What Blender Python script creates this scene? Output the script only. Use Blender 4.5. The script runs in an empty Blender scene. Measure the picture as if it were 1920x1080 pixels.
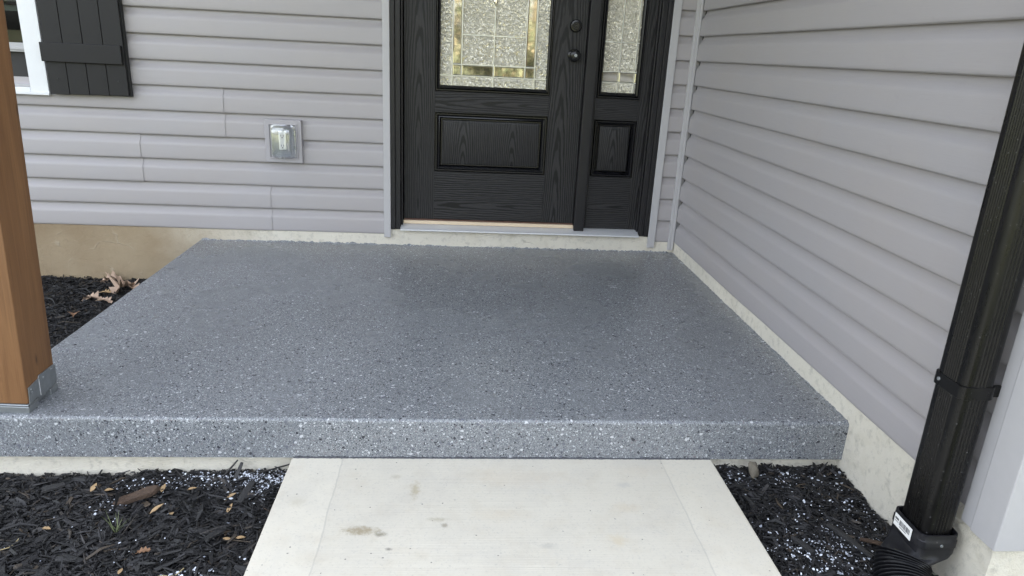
import bpy, bmesh, math, random
import numpy as np
from mathutils import Vector, Matrix
R = math.radians
random.seed(7); rng = np.random.default_rng(7)
scene = bpy.context.scene
col = scene.collection

# ------------------------------------------------------------------ camera, sky, sun, exposure
cam_d = bpy.data.cameras.new('camera'); cam = bpy.data.objects.new('camera', cam_d); col.objects.link(cam)
cam.location = (0.3633, -3.9047, 1.0777); cam.rotation_euler = (1.2455, -0.0483, -0.0694)
cam_d.sensor_width = 36; cam_d.lens = 24.56; cam_d.clip_start = .02; cam_d.clip_end = 2000
scene.camera = cam
SUN_EL, SUN_AZ = R(38), R(20)          # sun stands behind the house: the porch lies in open shade
world = bpy.data.worlds.new('World'); scene.world = world; world.use_nodes = True
nt = world.node_tree; bg = nt.nodes['Background']
sky = nt.nodes.new('ShaderNodeTexSky'); sky.sky_type = 'NISHITA'; sky.sun_disc = False
sky.sun_elevation = SUN_EL; sky.sun_rotation = SUN_AZ
sky.air_density = 1.0; sky.dust_density = 5.0; sky.ozone_density = .6
hs = nt.nodes.new('ShaderNodeHueSaturation'); hs.inputs['Saturation'].default_value = .38      # thin high cloud whitens the blue
nt.links.new(sky.outputs[0], hs.inputs['Color']); nt.links.new(hs.outputs[0], bg.inputs[0]); bg.inputs[1].default_value = .15
sun_d = bpy.data.lights.new('sun', 'SUN'); sun_d.energy = 4.0; sun_d.angle = R(.6); sun_d.color = (1, .93, .82)
sun = bpy.data.objects.new('sun', sun_d); col.objects.link(sun)
sd = Vector((math.sin(SUN_AZ)*math.cos(SUN_EL), math.cos(SUN_AZ)*math.cos(SUN_EL), math.sin(SUN_EL)))
sun.rotation_euler = sd.to_track_quat('Z', 'Y').to_euler(); sun.location = (0, 0, 12)
scene.view_settings.view_transform = 'Standard'; scene.view_settings.look = 'None'
scene.view_settings.exposure = 3.1; scene.view_settings.gamma = 1

# ------------------------------------------------------------------ helpers
C = .127; Z0 = .0635; XR = 1.636; YF = -1.990; XL = -1.0715; WZ = -.134

class MB:
    def __init__(s): s.v = []; s.f = []
    def quad(s, a, b, c, d):
        n = len(s.v); s.v += [a, b, c, d]; s.f.append((n, n+1, n+2, n+3)); return s
    def box(s, x0, x1, y0, y1, z0, z1):
        n = len(s.v)
        s.v += [(x, y, z) for z in (z0, z1) for y in (y0, y1) for x in (x0, x1)]
        s.f += [(n+a, n+b, n+c, n+d) for a, b, c, d in ((0,2,3,1),(4,5,7,6),(0,1,5,4),(2,6,7,3),(0,4,6,2),(1,3,7,5))]
        return s
    def loft(s, rings, closed=True, caps=True):
        n = len(s.v); m = len(rings[0])
        for r in rings: s.v += [tuple(q) for q in r]
        for i in range(len(rings)-1):
            for j in range(m if closed else m-1):
                k = (j+1) % m
                s.f.append((n+i*m+j, n+i*m+k, n+(i+1)*m+k, n+(i+1)*m+j))
        if caps:
            s.f.append(tuple(n+j for j in range(m))[::-1]); e = n+(len(rings)-1)*m
            s.f.append(tuple(e+j for j in range(m)))
        return s
    def frame_loft(s, rects, profile_y):
        # mitred rectangular moulding facing -y: rects = list of (x0,x1,z0,z1), y per ring
        rings = [[(x0,y,z0),(x1,y,z0),(x1,y,z1),(x0,y,z1)] for (x0,x1,z0,z1), y in zip(rects, profile_y)]
        return s.loft(rings, True, False)
    def lathe(s, c, axis, prof, n=24):
        # prof: list of (distance along axis, radius)
        a = Vector(axis).normalized(); u = a.orthogonal().normalized(); w = a.cross(u); c = Vector(c)
        rings = [[tuple(c + a*d + (u*math.cos(2*math.pi*k/n) + w*math.sin(2*math.pi*k/n))*max(r, 1e-4)) for k in range(n)] for d, r in prof]
        return s.loft(rings)
    def build(s, name, mat, parent=None, smooth=None, bevel=0, seg=2):
        me = bpy.data.meshes.new(name)
        o = bpy.data.objects.new(name, me); col.objects.link(o)
        off = Vector((0, 0, 0))
        if parent is not None:
            o.parent = parent; off = base_of(parent)
        me.from_pydata([(x-off.x, y-off.y, z-off.z) for x, y, z in s.v], [], s.f)
        bm = bmesh.new(); bm.from_mesh(me); bmesh.ops.recalc_face_normals(bm, faces=bm.faces); bm.to_mesh(me); bm.free()
        me.materials.append(mat)
        if smooth is not None:
            for p in me.polygons: p.use_smooth = True
            me.set_sharp_from_angle(angle=R(smooth))
        if bevel:
            b = o.modifiers.new('bevel', 'BEVEL'); b.width = bevel; b.segments = seg; b.limit_method = 'ANGLE'; b.angle_limit = R(40)
            if smooth is None:
                for p in me.polygons: p.use_smooth = True
                w = o.modifiers.new('wn', 'WEIGHTED_NORMAL'); w.keep_sharp = False
        return o
def base_of(o):
    b = Vector((0, 0, 0))
    while o is not None: b += o.location; o = o.parent
    return b
def tag(o, label=None, cat=None, group=None, kind=None):
    if label: o['label'] = label
    if cat: o['category'] = cat
    if group: o['group'] = group
    if kind: o['kind'] = kind
    return o
def thing(name, loc, label, cat, group=None):
    o = bpy.data.objects.new(name, None); col.objects.link(o); o.location = loc; o.empty_display_size = .1
    return tag(o, label, cat, group)

# ------------------------------------------------------------------ materials
class NG:
    def __init__(s, name):
        s.m = bpy.data.materials.new(name); s.m.use_nodes = True; s.t = s.m.node_tree
        s.b = s.t.nodes['Principled BSDF']; s.out = s.t.nodes['Material Output']
    def n(s, typ, **kw):
        x = s.t.nodes.new('ShaderNode'+typ)
        for k, v in kw.items(): setattr(x, k, v)
        return x
    def l(s, a, b): s.t.links.new(a, b)
    def coord(s, scale=(1, 1, 1), loc=(0, 0, 0)):
        tc = s.n('TexCoord'); mp = s.n('Mapping'); mp.inputs['Scale'].default_value = scale; mp.inputs['Location'].default_value = loc
        s.l(tc.outputs['Object'], mp.inputs[0]); return mp.outputs[0]
    def noise(s, vec, scale, detail=4, rough=.55, dist=0):
        x = s.n('TexNoise'); x.inputs['Scale'].default_value = scale; x.inputs['Detail'].default_value = detail
        x.inputs['Roughness'].default_value = rough; x.inputs['Distortion'].default_value = dist
        s.l(vec, x.inputs['Vector']); return x.outputs['Fac']
    def vor(s, vec, scale, feature='F1', rnd=1.):
        x = s.n('TexVoronoi'); x.feature = feature; x.inputs['Scale'].default_value = scale; x.inputs['Randomness'].default_value = rnd
        s.l(vec, x.inputs['Vector']); return x
    def ramp(s, fac, stops, interp='LINEAR'):
        r = s.n('ValToRGB'); r.color_ramp.interpolation = interp; e = r.color_ramp.elements
        while len(e) < len(stops): e.new(.5)
        for q, (p, c) in zip(e, stops):
            q.position = p; q.color = (*c, 1) if len(c) == 3 else c
        s.l(fac, r.inputs[0]); return r.outputs[0]
    def math(s, op, a, b=None, clamp=False):
        x = s.n('Math', operation=op); x.use_clamp = clamp
        for i, q in enumerate((a, b)):
            if q is None: continue
            if isinstance(q, (int, float)): x.inputs[i].default_value = q
            else: s.l(q, x.inputs[i])
        return x.outputs[0]
    def mix(s, fac, a, b, mode='MIX'):
        x = s.n('Mix'); x.data_type = 'RGBA'; x.blend_type = mode
        if isinstance(fac, (int, float)): x.inputs[0].default_value = fac
        else: s.l(fac, x.inputs[0])
        for i, q in ((6, a), (7, b)):
            if isinstance(q, tuple): x.inputs[i].default_value = (*q, 1)
            else: s.l(q, x.inputs[i])
        return x.outputs[2]
    def bump(s, h, strength=.3, dist=.002):
        x = s.n('Bump'); x.inputs['Strength'].default_value = strength; x.inputs['Distance'].default_value = dist
        s.l(h, x.inputs['Height']); s.l(x.outputs[0], s.b.inputs['Normal']); return x
    def color(s, c):
        if isinstance(c, tuple): s.b.inputs['Base Color'].default_value = (*c, 1)
        else: s.l(c, s.b.inputs['Base Color'])
    def rough(s, r):
        if isinstance(r, (int, float)): s.b.inputs['Roughness'].default_value = r
        else: s.l(r, s.b.inputs['Roughness'])

def simple(name, c, rough=.5, metal=0, var=.12, nscale=30, bump=.08, bdist=.001, stretch=(1, 1, 1), spec=.5):
    g = NG(name); g.b.inputs['Specular IOR Level'].default_value = spec; v = g.coord(stretch); n = g.noise(v, nscale, 5)
    g.color(g.mix(n, tuple(max(0, q*(1-var)) for q in c), tuple(q*(1+var) for q in c)))
    g.rough(rough); g.b.inputs['Metallic'].default_value = metal
    if bump: g.bump(n, bump, bdist)
    return g.m

def siding_mat(name, c, along):
    g = NG(name)
    st = (3, 60, 160) if along == 'x' else (60, 3, 160)
    grain = g.noise(g.coord(st), 4, 4, .6)
    big = g.noise(g.coord((1, 1, 1)), 2.2, 4, .6)
    dirt = g.noise(g.coord((1, 1, 1)), 14, 6, .7)
    a = g.mix(grain, tuple(q*.93 for q in c), tuple(q*1.06 for q in c))
    a = g.mix(g.ramp(big, [(.35, (0, 0, 0)), (.7, (.35, .35, .35))]), a, (c[0]*1.06, c[1]*1.0, c[2]*.92))
    a = g.mix(g.ramp(dirt, [(.62, (0, 0, 0)), (.8, (.16, .16, .16))]), a, (.2, .18, .16))
    g.color(a); g.rough(.48); g.bump(grain, .22, .0012)
    return g.m

def parge_mat(name, c, warm, tan=None):
    g = NG(name); v = g.coord()
    n1 = g.noise(v, 3, 5); n2 = g.noise(v, 38, 6, .65); n3 = g.noise(v, 240, 3)
    a = g.mix(g.ramp(n1, [(.32, (0, 0, 0)), (.68, (1, 1, 1))]), c, warm)
    a = g.mix(g.ramp(n2, [(.52, (0, 0, 0)), (.74, (.75, .75, .75))]), a, tuple(q*.60 for q in c))
    a = g.mix(g.ramp(g.noise(v, 9, 6, .7), [(.5, (0, 0, 0)), (.72, (.32, .32, .32))]), a, (c[0]*.72, c[1]*.68, c[2]*.58))
    if tan:
        # left of the porch the parging is tan, blending to pale rightwards
        sx_ = g.n('SeparateXYZ'); g.l(v, sx_.inputs[0])
        e = g.math('ADD', sx_.outputs[0], g.math('MULTIPLY', g.math('SUBTRACT', n1, .5), .35))
        a = g.mix(g.ramp(g.math('ADD', g.math('MULTIPLY', e, 1.6), 1.15), [(0, (1, 1, 1)), (1, (0, 0, 0))]), a, g.mix(g.ramp(n1, [(.32, (0, 0, 0)), (.68, (1, 1, 1))]), tan[0], tan[1]))
    # trowel ridges: thin warped cell borders
    wv = g.n('TexNoise'); wv.inputs['Scale'].default_value = 5; wv.inputs['Detail'].default_value = 3; g.l(v, wv.inputs['Vector'])
    add = g.n('VectorMath', operation='MULTIPLY_ADD'); g.l(wv.outputs['Color'], add.inputs[0]); add.inputs[1].default_value = (.22, .22, .22); g.l(v, add.inputs[2])
    sc = g.n('VectorMath', operation='MULTIPLY'); g.l(add.outputs[0], sc.inputs[0]); sc.inputs[1].default_value = (.7, .7, 1.5)
    vo = g.vor(sc.outputs[0], 4.2, 'DISTANCE_TO_EDGE')
    ridge = g.ramp(vo.outputs['Distance'], [(0, (1, 1, 1)), (.02, (0, 0, 0))])
    keep = g.ramp(g.noise(v, 6, 2), [(.54, (0, 0, 0)), (.70, (.6, .6, .6))])
    rr = g.math('MULTIPLY', ridge, keep)
    a = g.mix(g.math('MULTIPLY', rr, .35), a, tuple(min(1, q*1.1) for q in c))
    g.color(a); g.rough(.9)
    h = g.math('ADD', g.math('MULTIPLY', n2, .7), g.math('ADD', g.math('MULTIPLY', n3, .35), g.math('MULTIPLY', rr, .9)))
    g.bump(h, .9, .007)
    return g.m

def flake_mat():
    g = NG('epoxy_flake'); v = g.coord()
    wn = g.n('TexNoise'); wn.inputs['Scale'].default_value = 300; g.l(v, wn.inputs['Vector'])
    wa = g.n('VectorMath', operation='MULTIPLY_ADD'); g.l(wn.outputs['Color'], wa.inputs[0]); wa.inputs[1].default_value = (.004, .004, .004); g.l(v, wa.inputs[2]); v2 = wa.outputs[0]
    def cells(scale, stops):
        x = g.vor(v2, scale); s = g.n('SeparateColor'); g.l(x.outputs['Color'], s.inputs[0])
        return g.ramp(s.outputs[0], stops, 'CONSTANT'), s.outputs[1], s.outputs[2]
    small, r1, r2 = cells(480, [(0, (.080, .086, .096)), (.12, (.135, .145, .156)), (.34, (.178, .188, .201)), (.6, (.213, .224, .238)), (.8, (.26, .273, .285)), (.92, (.39, .405, .42))])
    mid, m1, m2 = cells(280, [(0, (.02, .02, .026)), (.22, (.10, .105, .13)), (.45, (.19, .195, .21)), (.68, (.16, .14, .15)), (.8, (.50, .52, .54))])
    a = g.mix(g.math('GREATER_THAN', m1, .90), small, mid)
    big, b1, b2 = cells(150, [(0, (.04, .041, .05)), (.38, (.50, .51, .53)), (.62, (.12, .125, .15))])
    a = g.mix(g.math('GREATER_THAN', b1, .974), a, big)
    patch = g.noise(v, 1.6, 3)
    a = g.mix(1.0, a, g.ramp(patch, [(.3, (.92, .92, .92)), (.7, (1.06, 1.06, 1.06))]), 'MULTIPLY')
    g.color(a)
    g.rough(g.ramp(g.noise(v, 2.5, 4), [(.3, (.20, .20, .20)), (.7, (.32, .32, .32))]))
    h = g.math('ADD', r2, g.math('MULTIPLY', m2, .8))
    g.bump(h, .22, .0010)
    g.b.inputs['Specular IOR Level'].default_value = .55
    return g.m

def walk_mat():
    g = NG('broomed_concrete'); v = g.coord()
    s = g.n('SeparateXYZ'); g.l(v, s.inputs[0])
    edge_n = g.math('MULTIPLY', g.math('SUBTRACT', g.noise(v, 6, 3), .5), .02)
    xx = g.math('ADD', s.outputs[0], edge_n)
    inside = g.math('MULTIPLY', g.math('GREATER_THAN', xx, .032), g.math('LESS_THAN', xx, 1.03))
    brm = g.noise(g.coord((1.1, 420, 1)), 1.0, 4, .7)
    fine = g.noise(v, 160, 4, .6); big = g.noise(v, 2.4, 5, .6); med = g.noise(v, 17, 5, .65)
    a = g.mix(big, (.545, .508, .423), (.635, .601, .515))
    a = g.mix(g.ramp(med, [(.50, (0, 0, 0)), (.75, (.55, .55, .55))]), a, (.52, .47, .375))
    a = g.mix(g.ramp(g.noise(v, 5.5, 6, .7), [(.48, (0, 0, 0)), (.72, (.35, .35, .35))]), a, (.44, .42, .38))
    br = g.math('MULTIPLY', g.ramp(brm, [(.30, (1, 1, 1)), (.68, (0, 0, 0))]), inside)
    a = g.mix(g.math('MULTIPLY', br, .15), a, (.33, .32, .30))
    a = g.mix(g.ramp(fine, [(.56, (0, 0, 0)), (.70, (.40, .40, .40))]), a, (.36, .35, .32))
    # the line where the edging trowel stopped
    dl = g.math('MINIMUM', g.math('ABSOLUTE', g.math('SUBTRACT', xx, .032)), g.math('ABSOLUTE', g.math('SUBTRACT', xx, 1.03)))
    line = g.math('LESS_THAN', dl, .0022)
    a = g.mix(g.math('MULTIPLY', line, .35), a, (.36, .35, .32))
    # small pits
    pv = g.vor(v, 34); pit = g.math('LESS_THAN', pv.outputs['Distance'], g.math('MULTIPLY', fine, .16))
    sp = g.n('SeparateColor'); g.l(pv.outputs['Color'], sp.inputs[0]); pit = g.math('MULTIPLY', pit, g.math('GREATER_THAN', sp.outputs[0], .60))
    a = g.mix(g.math('MULTIPLY', pit, .75), a, (.13, .125, .12))
    # stains
    stains = [(.13, -2.345, .055, .024, .8, (.27, .22, .135)), (.262, -2.165, .018, .05, .55, (.33, .27, .16)), (.185, -2.36, .02, .014, .8, (.19, .17, .12)),
              (.33, -2.30, .035, .012, .5, (.33, .29, .20)), (.35, -2.325, .012, .012, .7, (.24, .21, .16)), (.20, -2.1, .02, .014, .45, (.36, .32, .24)), (.81, -2.39, .03, .03, .4, (.5, .40, .24)),
              (.62, -2.41, .03, .014, .4, (.33, .32, .29)), (.88, -2.14, .03, .02, .35, (.35, .35, .34)), (.86, -2.25, .05, .03, .25, (.5, .40, .26)), (-.06, -2.22, .03, .03, .35, (.4, .36, .27)), (.55, -2.10, .20, .06, .22, (.56, .47, .35)), (.95, -2.06, .12, .04, .18, (.55, .47, .36)), (1.11, -2.33, .07, .10, .15, (.5, .45, .36)), (.02, -2.45, .08, .04, .2, (.48, .43, .33)),
              (.21, -2.42, .012, .008, .85, (.16, .15, .13)), (.5, -2.28, .1, .04, .18, (.52, .43, .3))]
    sn = g.noise(v, 60, 5, .75)
    for x, y, rx, ry, k, c in stains:
        dx = g.math('DIVIDE', g.math('SUBTRACT', s.outputs[0], x), rx); dy = g.math('DIVIDE', g.math('SUBTRACT', s.outputs[1], y), ry)
        d = g.math('SQRT', g.math('ADD', g.math('MULTIPLY', dx, dx), g.math('MULTIPLY', dy, dy)))
        d = g.math('ADD', d, g.math('MULTIPLY', g.math('SUBTRACT', sn, .5), 2.2))
        m = g.ramp(d, [(.25, (k, k, k)), (1, (0, 0, 0))])
        a = g.mix(m, a, c)
    g.color(a); g.rough(.88)
    h = g.math('ADD', g.math('MULTIPLY', br, -.55), g.math('ADD', g.math('MULTIPLY', fine, .35), g.math('ADD', g.math('MULTIPLY', line, -1.2), g.math('MULTIPLY', pit, -1.5))))
    g.bump(h, .4, .0025)
    return g.m

def grain_mat(name, along, c0, w0, d=.012, s=.06, pitch=.0085, lines2=None, light=(.027, .0262, .0275), dark=(.0048, .0048, .0053), rough=.45, wob=.0042, bump=.5):
    """cathedral oak grain on a face that looks to -y; along = 'z' or 'x' is the direction of the grain"""
    g = NG(name); tc = g.n('TexCoord'); sp = g.n('SeparateXYZ'); g.l(tc.outputs['Object'], sp.inputs[0])
    U, W = (sp.outputs[0], sp.outputs[2]) if along == 'z' else (sp.outputs[2], sp.outputs[0])
    st = (16, 16, 3.2) if along == 'z' else (3.2, 16, 16)
    nv = g.noise(g.coord(st), 1.0, 3, .5); nf = g.noise(g.coord(st), 4.0, 3, .5)
    wobble = g.math('ADD', g.math('MULTIPLY', g.math('SUBTRACT', nv, .5), wob*4), g.math('MULTIPLY', g.math('SUBTRACT', nf, .5), wob*.9))
    def rad(c, w, dd, ss):
        u = g.math('SUBTRACT', U, c); h = g.math('ADD', g.math('MULTIPLY', g.math('SUBTRACT', W, w), ss), dd)
        return g.math('SQRT', g.math('ADD', g.math('MULTIPLY', u, u), g.math('MULTIPLY', h, h)))
    r = rad(c0, w0, d, s)
    if lines2: r = g.math('MINIMUM', r, rad(lines2[0], lines2[1], d*.8, s*1.15))
    r = g.math('ADD', r, wobble)
    ph = g.math('SINE', g.math('MULTIPLY', r, 2*math.pi/pitch))
    t = g.ramp(g.math('ADD', g.math('MULTIPLY', ph, .5), .5), [(.18, (1, 1, 1)), (.62, (0, 0, 0))])
    pst = (420, 420, 14) if along == 'z' else (14, 420, 420)
    pores = g.noise(g.coord(pst), 1.0, 2, .5)
    pf = g.ramp(pores, [(.34, (1, 1, 1)), (.5, (0, 0, 0))])
    tt = g.math('MAXIMUM', t, g.math('MULTIPLY', pf, .45))
    g.b.inputs['Specular IOR Level'].default_value = .28
    g.color(g.mix(tt, light, dark)); g.rough(rough); g.bump(g.math('MULTIPLY', tt, -1.), bump, .0012)
    return g.m

def mulch_mat():
    g = NG('dyed_mulch'); gi = g.n('NewGeometry')
    a = g.ramp(gi.outputs['Random Per Island'], [(0, (.003, .003, .0034)), (.45, (.0075, .0072, .008)), (.75, (.0145, .014, .0155)), (.92, (.027, .026, .028)), (.975, (.045, .036, .028)), (1, (.075, .055, .036))])
    n = g.noise(g.coord((1, 1, 1)), 220, 4, .7)
    a = g.mix(1.0, a, g.ramp(n, [(.3, (.55, .55, .55)), (.7, (1.3, 1.3, 1.3))]), 'MULTIPLY')
    g.color(a); g.rough(.62); g.bump(n, .6, .002); return g.m

def island_mat(name, stops, rough=.6):
    g = NG(name); gi = g.n('NewGeometry'); g.color(g.ramp(gi.outputs['Random Per Island'], stops, 'LINEAR')); g.rough(rough); return g.m

def wood_mat(name, c1, c2):
    g = NG(name); v = g.coord((1, 1, 1))
    n = g.noise(g.coord((38, 38, 1.6)), 1.0, 5, .6, 1.2)
    f = g.noise(g.coord((260, 260, 5)), 1.0, 3, .6)
    big = g.noise(g.coord((4, 4, 1)), 1.0, 4)
    a = g.mix(g.ramp(n, [(.3, (0, 0, 0)), (.7, (1, 1, 1))]), c1, c2)
    a = g.mix(g.ramp(f, [(.32, (.5, .5, .5)), (.5, (0, 0, 0))]), a, tuple(q*.55 for q in c1))
    a = g.mix(g.ramp(big, [(.45, (0, 0, 0)), (.75, (.3, .3, .3))]), a, tuple(q*1.35 for q in c2))
    vo = g.vor(g.coord((5, 5, 1.4)), 2.3); knot = g.ramp(vo.outputs['Distance'], [(.03, (1, 1, 1)), (.08, (0, 0, 0))])
    a = g.mix(g.math('MULTIPLY', knot, .8), a, tuple(q*.3 for q in c1))
    # pale scuffs
    sc = g.noise(g.coord((14, 14, 6)), 1.0, 6, .8); a = g.mix(g.ramp(sc, [(.66, (0, 0, 0)), (.74, (.28, .28, .28))]), a, (.42, .36, .29))
    g.color(a); g.rough(.55); g.bump(g.math('ADD', f, n), .3, .0015); return g.m

def metal_black(name, c=(.010, .010, .011), rough=.3, dust=.0):
    g = NG(name); v = g.coord()
    n = g.noise(g.coord((1, 1, .25)), 30, 5, .7); vo = g.vor(v, 95); sp = g.n('SeparateColor'); g.l(vo.outputs['Color'], sp.inputs[0])
    dots = g.math('MULTIPLY', g.math('LESS_THAN', vo.outputs['Distance'], .16), g.math('GREATER_THAN', sp.outputs[0], 1-dust*.35))
    a = g.mix(g.ramp(n, [(.45, (0, 0, 0)), (.8, (.5, .5, .5))]), c, tuple(q*2.4+.006*dust for q in c))
    a = g.mix(g.math('MULTIPLY', dots, .32), a, (.16, .16, .165))
    g.b.inputs['Specular IOR Level'].default_value = .32
    g.color(a); g.rough(g.ramp(n, [(.3, (rough*.8,)*3), (.7, (rough*1.3,)*3)])); return g.m

def glass_mat(name, textured=True):
    """reflective privacy glass of the door: the bright yard mirrors in it, a beige diffuse colour stands in for the dim interior"""
    g = NG(name); t = g.t
    gl = g.n('BsdfGlossy'); gl.inputs['Roughness'].default_value = .10 if textured else .035
    gl.inputs['Color'].default_value = (.92, .88, .74, 1)
    df = g.n('BsdfDiffuse'); df.inputs['Color'].default_value = (.15, .145, .11, 1) if textured else (.06, .06, .055, 1)  # diffuse colour paints in the pale interior glow; no hall is built behind
    mx = g.n('MixShader'); mx.inputs[0].default_value = .70 if textured else .62
    g.l(df.outputs[0], mx.inputs[1]); g.l(gl.outputs[0], mx.inputs[2]); g.l(mx.outputs[0], g.out.inputs['Surface'])
    if textured:
        v = g.coord((1, 1, 1)); n = g.noise(v, 55, 3, .6, 1.6)
        h = g.ramp(n, [(.38, (0, 0, 0)), (.5, (1, 1, 1)), (.62, (0, 0, 0))])
        b = g.n('Bump'); b.inputs['Strength'].default_value = .55; b.inputs['Distance'].default_value = .0045; g.l(h, b.inputs['Height'])
        g.l(b.outputs[0], gl.inputs['Normal']); g.l(b.outputs[0], df.inputs['Normal'])
    return g.m

def clear_mat(name, tint=(1, 1, 1), gloss=.12, rough=.02, edge=.6):
    g = NG(name)
    tr = g.n('BsdfTransparent'); tr.inputs[0].default_value = (*tint, 1); gl = g.n('BsdfGlossy'); gl.inputs['Roughness'].default_value = rough
    lw = g.n('LayerWeight'); lw.inputs[0].default_value = .35
    f = g.math('ADD', g.math('MULTIPLY', lw.outputs['Facing'], edge), gloss, True)
    mx = g.n('MixShader'); g.l(f, mx.inputs[0]); g.l(tr.outputs[0], mx.inputs[1]); g.l(gl.outputs[0], mx.inputs[2]); g.l(mx.outputs[0], g.out.inputs['Surface'])
    return g.m

SIDE = (.331, .315, .322)
M = dict(
    siding=siding_mat('vinyl_siding_front', SIDE, 'x'), siding_r=siding_mat('vinyl_siding_side', SIDE, 'y'),
    trim=simple('vinyl_trim', (.402, .394, .400), .45, var=.05, bump=.05),
    parge=parge_mat('parged_concrete', (.58, .55, .475), (.64, .60, .51)),
    parge_f=parge_mat('parged_concrete_front', (.58, .55, .475), (.64, .60, .51), ((.245, .180, .108), (.325, .258, .170))),
    flake=flake_mat(), drip=simple('dark_epoxy_drip', (.05, .052, .06), .4, var=.5, nscale=200), walk=walk_mat(),
    black=simple('black_paint', (.015, .0145, .0158), .38, var=.2, nscale=12, bump=.03, spec=.28),
    blackg=simple('black_moulding', (.006, .006, .0075), .22, var=.15, nscale=20, bump=.03, spec=.35),
    blk=simple('vinyl_block', (.335, .320, .335), .45, var=.05, bump=.05),
    seal=simple('brown_weatherstrip', (.10, .05, .035), .7),
    tan=simple('tan_sill_wood', (.62, .50, .36), .6, var=.12, nscale=60, stretch=(1, 8, 8)),
    alu=simple('mill_aluminium', (.66, .67, .69), .42, .35, var=.1, nscale=40, stretch=(1, 12, 12)),
    hard=simple('oil_black_hardware', (.012, .012, .012), .22, .4, var=.1),
    came=simple('silver_caming', (.62, .62, .58), .3, .6, var=.1),
    glass=glass_mat('textured_glass', True), bevelg=glass_mat('bevelled_glass', False),
    white=simple('white_vinyl', (.66, .67, .685), .35, var=.03, bump=.02),
    sash=simple('sash_grey', (.36, .36, .365), .45, var=.05),
    shutter=simple('shutter_charcoal', (.0165, .016, .017), .5, var=.2, nscale=60, bump=.15, stretch=(8, 8, 1), spec=.25),
    screw=simple('dark_screw', (.012, .012, .013), .5),
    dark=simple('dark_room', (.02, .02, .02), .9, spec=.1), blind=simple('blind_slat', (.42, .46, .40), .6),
    winglass=clear_mat('window_glass', (.55, .57, .55), .025, .01, .05), screen=simple('insect_screen', (.03, .029, .028), .8, var=.2, nscale=300),
    clear=clear_mat('clear_plastic', (.93, .95, .97), .16, .06),
    recep=simple('white_receptacle', (.78, .77, .72), .35), slot=simple('socket_slot', (.03, .03, .03), .6),
    post=wood_mat('stained_cedar', (.130, .059, .022), (.205, .102, .041)),
    galv=simple('galvanised_steel', (.25, .265, .275), .45, .6, var=.3, nscale=45, bump=.05), 
    ds=metal_black('downspout_black', (.0042, .004, .004), .28, .35), adapt=metal_black('plastic_black', (.0085, .0085, .0105), .42, .15),
    pipe=metal_black('corrugated_black', (.007, .007, .0085), .42, .25),
    sticker=simple('sticker_white', (.78, .78, .76), .5, var=.03), ink=simple('sticker_ink', (.06, .06, .07), .6),
    mulch=mulch_mat(), soil=simple('dark_soil', (.008, .0075, .007), .95, var=.4, nscale=80, bump=.8, bdist=.01),
    flakes=island_mat('vinyl_flakes', [(0, (.72, .75, .80)), (.55, (.62, .66, .74)), (.8, (.35, .38, .45)), (1, (.12, .12, .14))]),
    bark=simple('brown_bark', (.070, .044, .029), .85, var=.8, nscale=60, bump=.9, bdist=.006, stretch=(1, 5, 5)),
    stone=simple('brown_stone', (.13, .115, .09), .9, var=.4, nscale=70, bump=.8, bdist=.005),
    leaf=simple('tan_leaf', (.34, .23, .12), .65, var=.35, nscale=90), leaf2=simple('pale_oak_leaf', (.42, .30, .22), .7, var=.35, nscale=70),
    leaf3=simple('brown_leaf', (.20, .11, .06), .7, var=.3, nscale=70), straw=simple('dry_straw', (.42, .34, .18), .7), green=simple('grass_blade', (.10, .12, .05), .7),
    lawn=simple('lawn', (.11, .118, .06), .9, var=.4, nscale=9, bump=.5, bdist=.03),
    soffit=simple('soffit_white', (.72, .72, .70), .6, var=.04), house=simple('far_siding', SIDE, .6),
)

# ------------------------------------------------------------------ ground and large structure
me = MB(); me.quad((-400, -400, -.42), (400, -400, -.42), (400, 400, -.42), (-400, 400, -.42))
tag(me.build('ground', M['lawn']), kind='structure')
hb = MB(); hb.box(-7, 9, .95, 9, -.4, 2.62); hb.box(-7, 9, .03, 9, 2.72, 5.4)
hb.box(1.70, 9, -2.60, .949, -.4, 2.719)
hb.loft([[(-7.4, -.5, 5.41), (-7.4, 9.4, 5.41), (-7.4, 4.5, 7.6)], [(9.4, -.5, 5.41), (9.4, 9.4, 5.41), (9.4, 4.5, 7.6)]])
tag(hb.build('house_body', M['house']), kind='structure')
pr = MB(); pr.box(-1.35, 1.70, -2.25, .03, 2.55, 2.70)
tag(pr.build('porch_roof', M['soffit'], bevel=.01), kind='structure')

# walkway: a slab with eased edges
wk = MB(); wk.box(-.125, 1.20, -5.2, YF-.0065, -.30, WZ)
tag(wk.build('walkway', M['walk'], bevel=.006, seg=3), kind='structure')

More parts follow.
